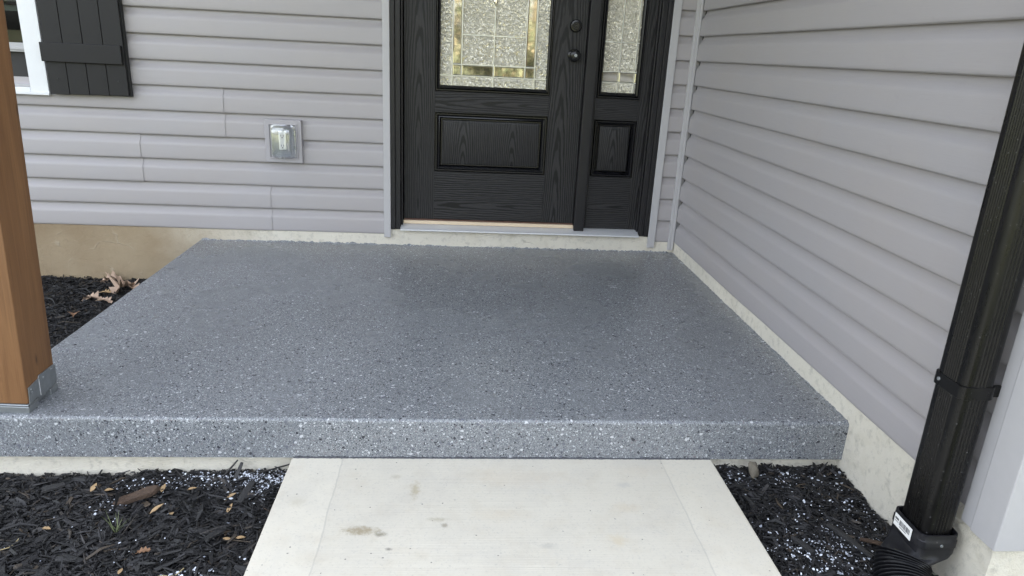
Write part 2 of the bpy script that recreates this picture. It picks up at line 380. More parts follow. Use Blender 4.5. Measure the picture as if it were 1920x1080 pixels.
# porch
porch = thing('concrete_porch', (0.3, -1, 0), 'grey speckled epoxy coated concrete porch slab in front of the black door', 'porch')
ps = MB(); rr = .013; rg = [(0, WZ-.001)] + [(rr*(1-math.cos(R(a))), -rr+rr*math.sin(R(a))) for a in (0, 15, 30, 45, 60, 75, 90)]
ps.loft([[(XL+d, YF-.006+d, z), (XR+.04, YF-.006+d, z), (XR+.04, .03, z), (XL+d, .03, z)] for d, z in rg])
slab = ps.build('coated_slab', M['flake'], porch, smooth=40)
pf = MB(); pf.box(XL+.03, XR+.03, YF+.018, .02, -.45, WZ+.01)
tag(pf.build('porch_foundation', M['parge'], porch), 'beige parged base below the slab edge')
def ragged(p0, p1, nrm, n, hmin, hmax, seed):
    r = random.Random(seed); m = MB(); top = []
    P0, P1, N = Vector(p0), Vector(p1), Vector(nrm); rings = []; hh = 0
    for i in range(n+1):
        q = P0.lerp(P1, i/n)
        hh = .72*hh + .28*r.gauss(0, 1)
        h = hmin + (hmax-hmin)*max(0, min(1, .4+.55*hh + r.uniform(-.25, .25))); t = r.uniform(.004, .009)
        rings.append([q - N*.004 + Vector((0, 0, -.004)), q + N*t + Vector((0, 0, -.004)), q + N*(t*.6) + Vector((0, 0, h*.6)), q - N*.004 + Vector((0, 0, h))])
    return m.loft(rings)
ragged((-1.06, .006, 0), (1.636, .006, 0), (0, -1, 0), 340, .001, .014, 3).build('coating_edge', M['flake'], porch)
ragged((XR+.004, -.002, 0), (XR+.004, YF+.006, 0), (-1, 0, 0), 230, .0005, .006, 4).build('coating_edge', M['flake'], porch)

ragged((1.195, YF-.0062, WZ+.001), (-.12, YF-.0062, WZ+.001), (0, -1, 0), 260, .0, .006, 9).build('coating_edge', M['drip'], porch)
# ------------------------------------------------------------------ siding
PROF = [(.012, .0010), (.012, .0150), (.0008, .0150), (0, .0155), (.0012, .0185), (.0040, .0215), (.0085, .0230), (.016, .0232), (.074, .0222), (.080, .0212), (.086, .0186), (.092, .0145), (.098, .0100), (.104, .0060), (.110, .0032), (.118, .0014), (C+.0118, .0004)]
def panel(axis, a0, a1, k, plane, extra=0.):
    """double course of dutch-lap vinyl siding, courses k and k+1, running from a0 to a1"""
    pts = []
    for j in range(2):
        for z, o in PROF: pts.append((Z0 + C*(k+j) + z, o + extra))
    back = [(pts[-1][0], -.0005), (pts[0][0], -.0005)]
    pts = pts + back
    def P(a, z, o): return (a, plane + .0230 - o, z) if axis == 'x' else (plane + .0230 - o, a, z)
    nseg = max(1, int(abs(a1-a0)/.25)); rings = []
    for i in range(nseg+1):
        a = a0 + (a1-a0)*i/nseg; w = .0011*math.sin(a*5.1 + k*1.7) + .0007*math.sin(a*11.3 + k)
        e = extra*max(0., 1-(a1-a)/.5) - extra if extra else 0.
        rings.append([P(a, z, o + e + (w if o > .002 else 0)) for z, o in pts])
    return MB().loft(rings)

fw = thing('front_wall', (-.6, .1, -.25), 'light grey vinyl sided wall holding the black entry door', 'wall')
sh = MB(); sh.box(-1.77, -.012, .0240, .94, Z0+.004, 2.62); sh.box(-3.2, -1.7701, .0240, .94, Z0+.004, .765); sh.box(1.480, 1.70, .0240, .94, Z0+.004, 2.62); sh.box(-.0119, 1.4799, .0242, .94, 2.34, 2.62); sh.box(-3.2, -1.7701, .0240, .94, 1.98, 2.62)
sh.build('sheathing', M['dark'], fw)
NC = 20
seams = {0: -.666, 2: -1.331, 4: -.880}
for k in range(0, NC, 2):
    xl = -3.1 if Z0 + C*(k+2) < .80 else None
    x0 = -3.1 if k <= 4 else -1.765
    x1 = -.030
    if k in seams:
        s = seams[k]
        panel('x', x0, s, k, 0, .0034).build('siding_panel', M['siding'], fw, smooth=25)
        panel('x', s-.03, x1, k, 0).build('siding_panel', M['siding'], fw, smooth=25)
    else:
        panel('x', x0, x1, k, 0).build('siding_panel', M['siding'], fw, smooth=25)
    panel('x', 1.512, 1.628, k, 0).build('siding_panel', M['siding'], fw, smooth=25)
MB().box(-.046, -.008, -.009, .015, .047, 2.40).build('door_trim', M['trim'], fw, bevel=.002)
MB().box(1.480, 1.522, -.009, .015, .030, 2.40).build('door_trim', M['trim'], fw, bevel=.002)
ct = MB(); ct.box(1.604, 1.620, -.010, .015, .020, 2.60); ct.box(1.6202, 1.634, -.016, .015, .020, 2.60)
ct.box(1.6342, 1.6590, .006, .015, .020, 2.60)
ct.build('corner_trim', M['trim'], fw, bevel=.0015)
fb = MB(); fb.box(-3.2, -.0082, .007, .2, -.45, Z0+.003); fb.box(-.0080, 1.48, .007, .2, -.45, .0935); fb.box(1.4802, 1.69, .007, .2, -.45, Z0+.003)
fb.build('foundation', M['parge_f'], fw)

sw = thing('side_wall', (XR+.05, -1.3, -.25), 'light grey vinyl sided wall running along the right of the porch', 'wall')
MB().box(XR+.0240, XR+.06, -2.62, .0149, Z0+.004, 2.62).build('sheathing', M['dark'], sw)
for k in range(0, NC, 2):
    panel('y', -.012, -2.56, k, XR).build('siding_panel', M['siding_r'], sw, smooth=25)
MB().box(XR+.004, XR+.06, -2.63, .0065, -.45, Z0+.003).build('foundation', M['parge'], sw)
# outside corner post: fluted L in vinyl, hollow look by steps
cp = MB()
prof = [(1.652, -2.530), (1.626, -2.530), (1.626, -2.566), (1.6205, -2.571), (1.6205, -2.646), (1.6225, -2.650), (1.700, -2.650), (1.705, -2.646), (1.742, -2.640), (1.742, -2.612), (1.652, -2.612)]
cp.loft([[(x, y, .036) for x, y in prof], [(x, y, 2.6) for x, y in prof]])
tag(cp.build('corner_post', M['trim'], sw, bevel=.0015), 'pale vinyl outside corner post behind the downspout')
fr = MB(); fr.box(XR+.0602, 3.0, -2.625, -2.3, -.45, Z0+.01); fr.build('foundation', M['parge'], sw)
for k in range(0, NC, 2):
    panel('x', 1.735, 3.0, k, -2.635).build('siding_panel', M['siding'], sw, smooth=25)

# ------------------------------------------------------------------ entry door
door = thing('entry_door', (.73, .03, .09), 'black wood grained entry door with leaded glass and a matching sidelight', 'door')
B = base_of(door)
YD = .055
frame = MB()
frame.box(-.0075, .018, -.006, .13, .0945, 2.335); frame.box(.0182, .0465, .000, .13, .0945, 2.335); frame.box(.0467, .0585, .022, .13, .1125, 2.335)
frame.box(1.453, 1.4795, -.006, .13, .0945, 2.335); frame.box(1.4215, 1.4528, .000, .13, .0945, 2.335); frame.box(1.4125, 1.4213, .022, .13, .1125, 2.335)
frame.box(.0586, 1.4124, .000, .13, 2.285, 2.335)
fo = frame.build('door_frame', M['black'], door, bevel=.003)
MB().box(1.041, 1.099, .012, .12, .107, 2.284).build('mullion', M['black'], door, bevel=.004)
# threshold: sloping aluminium sill, wood strip, brown weatherstrip
sill = MB(); sp = [(-.026, .0936), (-.026, .1010), (-.016, .1030), (.036, .1200), (.13, .1210), (.13, .0936)]
sill.loft([[(.0470, y, z) for y, z in sp], [(1.4210, y, z) for y, z in sp]])
th = sill.build('threshold', M['alu'], door, bevel=.001)
MB().box(.060, 1.0405, .034, .09, .1212, .1405).build('sill_strip', M['tan'], th, bevel=.002)
MB().box(.063, 1.038, .046, .09, .1407, .1475).build('weatherstrip', M['seal'], th)

def g_(n, along, cx, cz, **k):
    return grain_mat(n, along, cx-B.x if along == 'z' else cz-B.z, cz-B.z if along == 'z' else cx-B.x, **k)
ds = MB().box(.063, 1.0385, YD+.024, YD+.05, .1476, 2.283).build('door_slab', M['black'], door)
YS = YD+.0245
# stiles and rails are separate boards with tight joints
MB().box(.0630, .2295, YD, YS, .1478, 2.283).build('stile', g_('grain_stile_a', 'z', .142, .36, d=.0, s=.05, pitch=.0105), ds, bevel=.0008)
MB().box(.8560, 1.0385, YD, YS, .1478, 2.283).build('stile', g_('grain_stile_b', 'z', .925, -.08, d=.0, s=.055, pitch=.0105), ds, bevel=.0008)
MB().box(.2299, .8556, YD+.0004, YS, .7490, .8605).build('rail', g_('grain_rail_a', 'x', .95, .80, d=.004, s=.05, pitch=.011), ds, bevel=.0008)
MB().box(.2299, .8556, YD+.0004, YS, .1478, .4235).build('rail', g_('grain_rail_b', 'x', 1.2, .23, d=.01, s=.035, pitch=.012, wob=.006), ds, bevel=.0008)
MB().box(.2299, .8556, YD+.0004, YS, 2.09, 2.283).build('rail', g_('grain_rail_c', 'x', .6, 2.2, d=.01, s=.04, pitch=.011), ds, bevel=.0008)
def rp(x0, x1, z0, z1, mould, field, parent, gm):
    def ins(d): return (x0+d, x1-d, z0+d, z1-d)
    w = mould
    m = MB().frame_loft([ins(0), ins(.004), ins(.0045), ins(.007), ins(.012), ins(.015), ins(.017), ins(w*.55), ins(w*.66), ins(w*.78), ins(w*.86), ins(w)],
                        [YD+.020, YD+.020, YD-.001, YD-.007, YD-.007, YD-.003, YD+.002, YD+.005, YD+.003, YD+.010, YD+.0238, YD+.0238])
    pm = m.build('panel_moulding', M['blackg'], parent, smooth=35)
    f = MB(); q = ins(w); s = .014
    rings = [[(a, YD+.0238, c), (b, YD+.0238, c), (b, YD+.0238, d), (a, YD+.0238, d)] for a, b, c, d in [q]]
    a, b, c, d = q
    rings.append([(a+s*.2, YD+.002, c+s*.2), (b-s*.2, YD+.002, c+s*.2), (b-s*.2, YD+.002, d-s*.2), (a+s*.2, YD+.002, d-s*.2)])
    rings.append([(a+s, YD-.001, c+s), (b-s, YD-.001, c+s), (b-s, YD-.001, d-s), (a+s, YD-.001, d-s)])
    f.loft(rings).build('raised_panel', gm, parent, smooth=20)
rp(.2305, .8550, .4240, .7485, .040, None, ds, g_('grain_panel', 'z', .39, .36, d=.0, s=.10, pitch=.0098, lines2=(.665-B.x, .40-B.z)))
def lite(x0, x1, z0, z1, gx0, gx1, gz0, gz1, parent):
    def mid(t): return (x0+(gx0-x0)*t, x1+(gx1-x1)*t, z0+(gz0-z0)*t, z1+(gz1-z1)*t)
    m = MB().frame_loft([mid(0), mid(0), mid(.12), mid(.3), mid(.40), mid(.52), mid(.8), mid(1), mid(1)],
                        [YD+.020, YD-.004, YD-.013, YD-.013, YD-.003, YD-.011, YD-.007, YD+.003, YD+.012])
    return m.build('glazing_frame', M['blackg'], parent, smooth=30)
lite(.2315, .8540, .8625, 2.089, .2560, .8320, .8925, 2.055, ds)
GY = YD+.006
def came(x0, x1, z0, z1): return MB().box(x0, x1, GY-.0035, GY+.001, z0, z1)
def grid_glass(xs, zs, parent, clear_cells, skip=()):
    for i in range(len(xs)-1):
        for j in range(len(zs)-1):
            if (i, j) in skip: continue
            a, b, c, d = xs[i], xs[i+1], zs[j], zs[j+1]
            if (i, j) in clear_cells:
                s = .007
                m = MB().loft([[(a, GY+.004, c), (b, GY+.004, c), (b, GY+.004, d), (a, GY+.004, d)], [(a, GY+.001, c), (b, GY+.001, c), (b, GY+.001, d), (a, GY+.001, d)],
                               [(a+s, GY-.0018, c+s), (b-s, GY-.0018, c+s), (b-s, GY-.0018, d-s), (a+s, GY-.0018, d-s)]])
                m.build('bevelled_pane', M['bevelg'], parent)
            else:
                MB().box(a, b, GY, GY+.004, c, d).build('glass_pane', M['glass'], parent)
# door lite: border panes and a clear bevelled band round the centre
xs = [.250, .3196, .3700, .5426, .7140, .7671, .838]; zs = [.886, .944, 1.0030, 1.1550, 1.3250, 1.80, 1.945, 2.003, 2.062]
clear = {(1, j) for j in range(1, 7)} | {(4, j) for j in range(1, 7)} | {(2, 1), (3, 1), (2, 6), (3, 6)}
cells_skip = set()
grid_glass(xs, zs, ds, clear, {(1, j) for j in range(2, 6)} | {(4, j) for j in range(2, 6)})
grid_glass([.3196, .3700], [1.003, 1.945], ds, {(0, 0)}); grid_glass([.7140, .7671], [1.003, 1.945], ds, {(0, 0)})
cw = .0018
for i, x in enumerate(xs[1:-1]):
    z0, z1 = (.889, 2.06) if i in (0, 2, 4) else (.944, 2.003)
    came(x-cw, x+cw, z0, z1).build('lead_came', M['came'], ds)
for j, z in enumerate(zs[1:-1]):
    x0, x1 = (.252, .836) if j in (0, 6) else ((.3196, .7671) if j in (1, 5) else (.3700, .7140))
    if j == 3: continue
    MB().box(x0, x1, GY-.0032, GY+.0008, z-cw, z+cw).build('lead_came', M['came'], ds)
# diamond drop on the middle came
dm = MB(); n = 4
dm.loft([[(.5426, GY-.004, 1.300), (.5526, GY-.004, 1.325), (.5426, GY-.004, 1.36), (.5326, GY-.004, 1.325)], [(.5426, GY-.007, 1.312), (.5476, GY-.007, 1.326), (.5426, GY-.007, 1.345), (.5376, GY-.007, 1.326)]])
dm.build('glass_jewel', M['bevelg'], ds)
# knob and deadbolt
kx = .975
kn = MB().lathe((kx, YD, 1.078), (0, -1, 0), [(0, .034), (.006, .034), (.010, .030), (.012, .014), (.030, .012), (.036, .019), (.044, .027), (.054, .030), (.063, .027), (.068, .018), (.069, .0)], 28)
ko = kn.build('door_knob', M['hard'], ds, smooth=40)
MB().lathe((kx, YD-.0685, 1.078), (0, -1, 0), [(0, .008), (.0015, .008), (.0016, .0)], 16).build('keyhole', M['galv'], door, smooth=40)
bo = MB().lathe((kx-.001, YD, 1.228), (0, -1, 0), [(0, .033), (.010, .033), (.020, .028), (.021, .020), (.017, .018), (.017, .0)], 28)
bo.build('deadbolt', M['hard'], ds, smooth=35)
MB().lathe((kx-.001, YD-.0172, 1.228), (0, -1, 0), [(0, .009), (.0025, .008), (.0026, .0)], 16).build('keyhole', M['hard'], door, smooth=40)
# sidelight
sl = MB().box(1.0995, 1.4120, YD+.024, YD+.05, .1215, 2.283).build('sidelight', M['black'], door)
MB().box(1.0995, 1.1165, YD, YS, .1218, 2.283).build('stile', g_('grain_stile_c', 'z', 1.08, -.5, d=.02, s=.03), sl)
MB().box(1.3600, 1.4120, YD, YS, .1218, 2.283).build('stile', g_('grain_stile_d', 'z', 1.43, -.5, d=.02, s=.03), sl)
MB().box(1.1169, 1.3596, YD+.0004, YS, .7455, .8605).build('rail', g_('grain_rail_d', 'x', 1.5, .80, d=.01, s=.05), sl)
MB().box(1.1169, 1.3596, YD+.0004, YS, .1218, .4265).build('rail', g_('grain_rail_e', 'x', 1.6, .25, d=.01, s=.05, pitch=.011), sl)
MB().box(1.1169, 1.3596, YD+.0004, YS, 2.09, 2.283).build('rail', g_('grain_rail_f', 'x', 1.6, 2.2, d=.01, s=.05), sl)
rp(1.1175, 1.3590, .4270, .7450, .034, None, sl, g_('grain_panel_b', 'z', 1.238, .36, d=.0, s=.10, pitch=.0095))
lite(1.1185, 1.3580, .8625, 2.089, 1.1430, 1.3310, .8945, 2.055, sl)
xs2 = [1.138, 1.2313, 1.3200, 1.336]; zs2 = [.888, .9474, 1.0036, 1.1578, 1.80, 1.945, 2.003, 2.060]
grid_glass(xs2, zs2, sl, {(0, 1), (1, 1), (2, 1), (0, 5), (1, 5)})
for x in xs2[1:-1]: came(x-cw, x+cw, .89, 2.058).build('lead_came', M['came'], sl)
for z in (zs2[1], zs2[2], zs2[3], zs2[5]): MB().box(1.140, 1.334, GY-.0032, GY+.0008, z-cw, z+cw).build('lead_came', M['came'], sl)

# ------------------------------------------------------------------ window and shutter
win = thing('house_window', (-2.2, .03, .756), 'white framed window with its lower sash raised beside the dark shutter', 'window')
wf = MB()
wf.box(-1.832, -1.742, -.020, .06, .7565, 1.99); wf.box(-2.90, -1.8322, -.020, .06, .7565, .789); wf.box(-2.90, -1.8322, -.020, .06, 1.95, 1.99); wf.box(-2.99, -2.9002, -.020, .06, .7565, 1.99)
wf.build('window_frame', M['white'], win, bevel=.003)
MB().box(-2.90, -1.738, -.030, -.0202, .7535, .769).build('window_sill', M['white'], win, bevel=.002)
tr = MB(); tr.box(-2.8995, -1.8325, -.006, .05, .7892, .802); tr.build('frame_track', M['sash'], win, bevel=.002)
sa = MB(); sa.box(-2.88, -1.8326, .004, .04, .960, 1.004); sa.box(-2.88, -1.8326, -.002, .039, .9695, .984)
sao = sa.build('sash_rail', M['sash'], win, bevel=.002)
MB().box(-2.88, -1.8328, .020, .026, 1.0045, 1.94).build('upper_pane', M['winglass'], win)
MB().box(-2.88, -1.8328, .030, .033, .8022, .9595).build('insect_screen', M['screen'], win)
rm = MB(); rm.box(-3.0, -1.772, .55, .6, .75, 2.0); rm.build('room_back', M['dark'], win)
for i in range(9):
    z = 1.155 + i*.045
    MB().loft([[(-2.85, .07, z), (-2.85, .10, z+.026), (-2.85, .102, z+.028), (-2.85, .072, z+.002)], [(-1.85, .07, z), (-1.85, .10, z+.026), (-1.85, .102, z+.028), (-1.85, .072, z+.002)]]).build('blind_slat', M['blind'], win)

st = thing('window_shutter', (-1.53, -.01, .756), 'charcoal board and batten shutter fixed right of the white window', 'shutter')
SX0, SX1 = -1.727, -1.337; w4 = (SX1-SX0)/4
MB().box(SX0+.006, SX1+.004, -.026, -.002, .764, 1.985).build('shutter_back', M['screw'], st)
for i in range(4):
    MB().box(SX0+i*w4+.0012, SX0+(i+1)*w4-.0012, -.042, -.0262, .762+.002*i, 1.985).build('board', M['shutter'], st, bevel=.0025)
MB().box(SX0-.008, SX1-.008, -.060, -.0422, .922, 1.014).build('batten', M['shutter'], st, bevel=.003)
MB().box(SX0-.008, SX1-.008, -.060, -.0422, 1.73, 1.825).build('batten', M['shutter'], st, bevel=.003)
for x in (SX0+.05, SX1-.045):
    MB().lathe((x, -.042, .838), (0, -1, 0), [(0, .005), (.002, .0045), (.003, .0)], 10).build('screw', M['screw'], st)

# ------------------------------------------------------------------ outlet
ou = thing('outdoor_outlet', (-.575, -.01, .45), 'covered outdoor power outlet with clear bubble lid on grey siding', 'outlet')
MB().box(-.672, -.477, -.022, .012, .452, .679).build('mounting_block', M['blk'], ou, bevel=.004)
fl = MB().frame_loft([(-.650, -.500, .476, .658), (-.650, -.500, .476, .658), (-.646, -.504, .480, .654), (-.642, -.508, .484, .650)], [-.0221, -.028, -.0285, -.0222])
fl.build('block_lip', M['blk'], ou, smooth=30)
MB().box(-.640, -.510, -.0245, -.0222, .486, .648).build('cover_plate', M['sash'], ou)
rc = MB().box(-.596, -.557, -.036, -.0247, .522, .622).build('receptacle', M['recep'], ou, bevel=.004)
for z in (.545, .598):
    for dx in (-.007, .006): MB().box(-.5765+dx-.0013, -.5765+dx+.0013, -.0365, -.0358, z-.005, z+.005).build('socket_slot', M['slot'], rc)
    MB().lathe((-.577, -.0358, z-.011), (0, -1, 0), [(0, .003), (.0006, .003)], 10).build('socket_slot', M['slot'], rc)
def rrect(cx, cz, hw, hh, r, y, n=5):
    pts = []
    for qx, qz, a0 in ((1, 1, 0), (-1, 1, 90), (-1, -1, 180), (1, -1, 270)):
        for k in range(n+1):
            a = R(a0 + 90*k/n); pts.append((cx + qx*(hw-r) + r*math.cos(a), y, cz + qz*(hh-r) + r*math.sin(a)))
    return pts
bc = (-.573, .566)
bub = MB().loft([rrect(*bc, .063, .088, .024, -.0250), rrect(*bc, .064, .089, .025, -.032), rrect(*bc, .058, .083, .024, -.034), rrect(*bc, .056, .081, .024, -.060), rrect(*bc, .051, .076, .026, -.070), rrect(*bc, .040, .064, .026, -.076), rrect(*bc, .02, .04, .018, -.078)], True, True)
bub.build('bubble_lid', M['clear'], ou, smooth=35)
for z in (.606, .535):
    MB().box(-.513, -.505, -.042, -.026, z-.010, z+.010).build('hinge', M['clear'], ou, bevel=.002)
MB().box(-.592, -.555, -.084, -.074, .480, .490).build('lid_latch', M['clear'], ou, bevel=.002)

# ------------------------------------------------------------------ post
po = thing('porch_post', (-.972, -1.885, 0), 'brown stained timber post on a galvanised bracket at the porch edge', 'post')
px0, px1, py0, py1 = -1.032, -.883, -1.974, -1.823
MB().box(px0, px1, py0, py1, .030, 2.58).build('timber', M['post'], po, bevel=.004)
sb = MB(); sb.box(px0-.002, px1+.003, py0-.004, py0+.048, .0005, .0235); sb.box(px0-.002, px1-.012, py0+.0482, py1-.038, .0005, .015); sb.box(px0-.002, px1+.003, py1-.0378, py1+.004, .0005, .0235)
sb.box(px0-.002, px1+.002, py0-.003, py1+.003, .0237, .0298)
so = sb.build('standoff', M['galv'], po, bevel=.003)
br = MB(); yb = [(py0+.008, .080), (py0+.060, .086), (py0+.064, .094), (py1-.008, .094), (py1+.001, .088), (py1+.001, .034), (py1-.05, .026), (py0+.055, .022), (py0+.045, .034), (py0+.005, .028)]
br.loft([[(px1+.0003, y, z) for y, z in yb], [(px1+.0035, y, z) for y, z in yb]])
bo_ = br.build('bracket_plate', M['galv'], po, bevel=.0008)
MB().box(px1+.0036, px1+.0042, py0+.060, py0+.0618, .030, .084).build('bracket_seam', M['white'], bo_)
for y, z in ((py0+.020, .070), (py0+.023, .060), (py1-.02, .084), (py0+.085, .078)):
    MB().lathe((px1+.0036, y, z), (1, 0, 0), [(0, .0045), (.002, .004), (.003, .0)], 10).build('nail_head', M['galv'], bo_, smooth=40)

po.rotation_euler = (0, R(2.0), 0)
# ------------------------------------------------------------------ downspout
dn = thing('downspout', (1.57, -2.49, -.16), 'black ribbed metal downspout at the right wall corner', 'downspout')
dx0, dx1, dy0, dy1 = 1.530, 1.608, -2.545, -2.445
def spout_ring(z, grow=0., ribs=True):
    pts = []; r = .016; D = .0024
    def side(p, q, n_ribs, nrm):
        P = Vector((*p, 0)); Q = Vector((*q, 0)); L = (Q-P).length; T = (Q-P)/L; out = []
        out.append(P)
        if ribs:
            m = n_ribs; a = L*.14; step = (L-2*a)/m
            for i in range(m):
                s0 = a + i*step
                out += [P+T*s0, P+T*(s0+step*.28) + Vector((*nrm, 0))*D, P+T*(s0+step*.62) + Vector((*nrm, 0))*D, P+T*(s0+step*.9)]
        out.append(Q); return out
    x0, x1, y0, y1 = dx0-grow, dx1+grow, dy0-grow, dy1+grow
    def arc(cx, cy, a0): return [Vector((cx + r*math.cos(R(a0+90*k/6)), cy + r*math.sin(R(a0+90*k/6)), 0)) for k in range(1, 6)]
    pts += side((x0, y1-r), (x0, y0+r), 7, (-1, 0)); pts += arc(x0+r, y0+r, 180)
    pts += side((x0+r, y0), (x1-r, y0), 4, (0, -1)); pts += arc(x1-r, y0+r, 270)
    pts += side((x1, y0+r), (x1, y1-r), 7, (1, 0)); pts += arc(x1-r, y1-r, 0)
    pts += side((x1-r, y1), (x0+r, y1), 4, (0, 1)); pts += arc(x0+r, y1-r, 90)
    return [(p.x, p.y, z) for p in pts]
MB().loft([spout_ring(-.04), spout_ring(2.5)]).build('pipe_body', M['ds'], dn, smooth=40)
stp = MB().loft([spout_ring(.372, .0022, False), spout_ring(.373, .0036, False), spout_ring(.404, .0036, False), spout_ring(.405, .0022, False)])
stp.box(dx1-.004, 1.634, dy0+.012, dy0+.016, .374, .403)
so = stp.build('strap', M['ds'], dn, smooth=35)
MB().lathe((dx0-.0036, dy1-.022, .389), (-1, 0, 0), [(0, .005), (.002, .0045), (.003, .0)], 10).build('screw', M['galv'], so, smooth=40)
# adapter: square collar turning into a round neck that leans to the lower left
def blend(z, t, cx, cy, rad, tilt, grow):
    ring = []; N = 48
    hx, hy = (dx1-dx0)/2+grow, (dy1-dy0)/2+grow; X, Y = (dx0+dx1)/2, (dy0+dy1)/2
    for k in range(N):
        a = 2*math.pi*k/N; c, s = math.cos(a), math.sin(a); e = 2/7.
        sx = hx*math.copysign(abs(c)**e, c); sy = hy*math.copysign(abs(s)**e, s)
        x = (X+sx)*(1-t) + (cx+rad*c)*t; y = (Y+sy)*(1-t) + (cy+rad*s)*t
        zz = z + t*tilt*((x-cx)*.45 + (y-cy)*.75)
        ring.append((x, y, zz))
    return ring
ad = MB().loft([blend(-.006, 0, 0, 0, 0, 0, .007), blend(.006, 0, 0, 0, 0, 0, .0075), blend(.006, 0, 0, 0, 0, 0, .011), blend(-.010, 0, 0, 0, 0, 0, .0115), blend(-.012, 0, 0, 0, 0, 0, .0130), blend(-.030, 0, 0, 0, 0, 0, .0132), blend(-.032, 0, 0, 0, 0, 0, .0115),
               blend(-.050, 0, 1.55, -2.51, .060, 0, .0115), blend(-.064, .3, 1.540, -2.508, .061, -.3, .012), blend(-.078, .75, 1.528, -2.510, .061, -.5, .012), blend(-.090, 1, 1.518, -2.515, .060, -.55, .012), blend(-.120, 1, 1.500, -2.535, .050, -.55, 0)], True, False)
ao = ad.build('adapter', M['adapt'], dn, smooth=38)
MB().lathe(((dx0+dx1)/2+.004, dy0-.0132, -.022), (0, -1, 0), [(0, .004), (.002, .0035), (.0025, .0)], 10).build('screw', M['galv'], ao, smooth=40)
stk = MB(); sx = dx0-.0142
stk.loft([[(sx, dy1-.008, .0005), (sx, dy0+.022, -.0005), (sx, dy0+.022, -.034), (sx, dy1-.008, -.033)], [(sx-.0008, dy1-.008, .0005), (sx-.0008, dy0+.022, -.0005), (sx-.0008, dy0+.022, -.034), (sx-.0008, dy1-.008, -.033)]])
sk = tag(stk.build('sticker', M['sticker'], ao), 'white barcode sticker on the adapter')
bars = MB(); rb = random.Random(5); y = dy1-.030
while y > dy0+.028:
    w = rb.choice([.0007, .0010, .0016]); bars.box(sx-.0013, sx-.0009, y-w, y, -.022, -.008); y -= w + rb.choice([.0008, .0012, .0018])
for i in range(6): bars.box(sx-.0013, sx-.0009, dy1-.0125-i*.0026, dy1-.0107-i*.0026, -.0145, -.0085)
bars.box(sx-.0013, sx-.0009, dy1-.026, dy1-.011, -.0195, -.0183); bars.box(sx-.0013, sx-.0009, dy1-.060, dy1-.032, -.0268, -.0252)
bars.build('barcode', M['ink'], sk)
dn.rotation_euler = (0, R(-.5), 0)
# corrugated drain pipe, its own piece pushed over the adapter neck
cpz = thing('drain_pipe', (1.5, -2.6, -.2), 'black corrugated drain pipe on the mulch below the downspout', 'pipe')
path = []
P0 = Vector((1.516, -2.517, -.088)); ctrl = [P0, Vector((1.478, -2.560, -.150)), Vector((1.450, -2.66, -.185)), Vector((1.45, -2.95, -.185)), Vector((1.38, -3.4, -.19))]
def bez(ts):
    n = len(ctrl)-1
    return sum((ctrl[i]*math.comb(n, i)*(1-ts)**(n-i)*ts**i for i in range(n+1)), Vector((0, 0, 0)))
rings = []; NR = 420
for i in range(NR+1):
    t = i/NR; p = bez(t); tg = (bez(min(1, t+.002))-bez(max(0, t-.002))).normalized()
    u = tg.cross(Vector((0, 0, 1))).normalized(); w = u.cross(tg)
    L = i*.0023; r = .0575 + .0062*math.tanh(2.2*math.sin(2*math.pi*L/.0255))
    rings.append([tuple(p + (u*math.cos(2*math.pi*k/32) + w*math.sin(2*math.pi*k/32))*r) for k in range(32)])
MB().loft(rings).build('pipe_wall', M['pipe'], cpz, smooth=50)

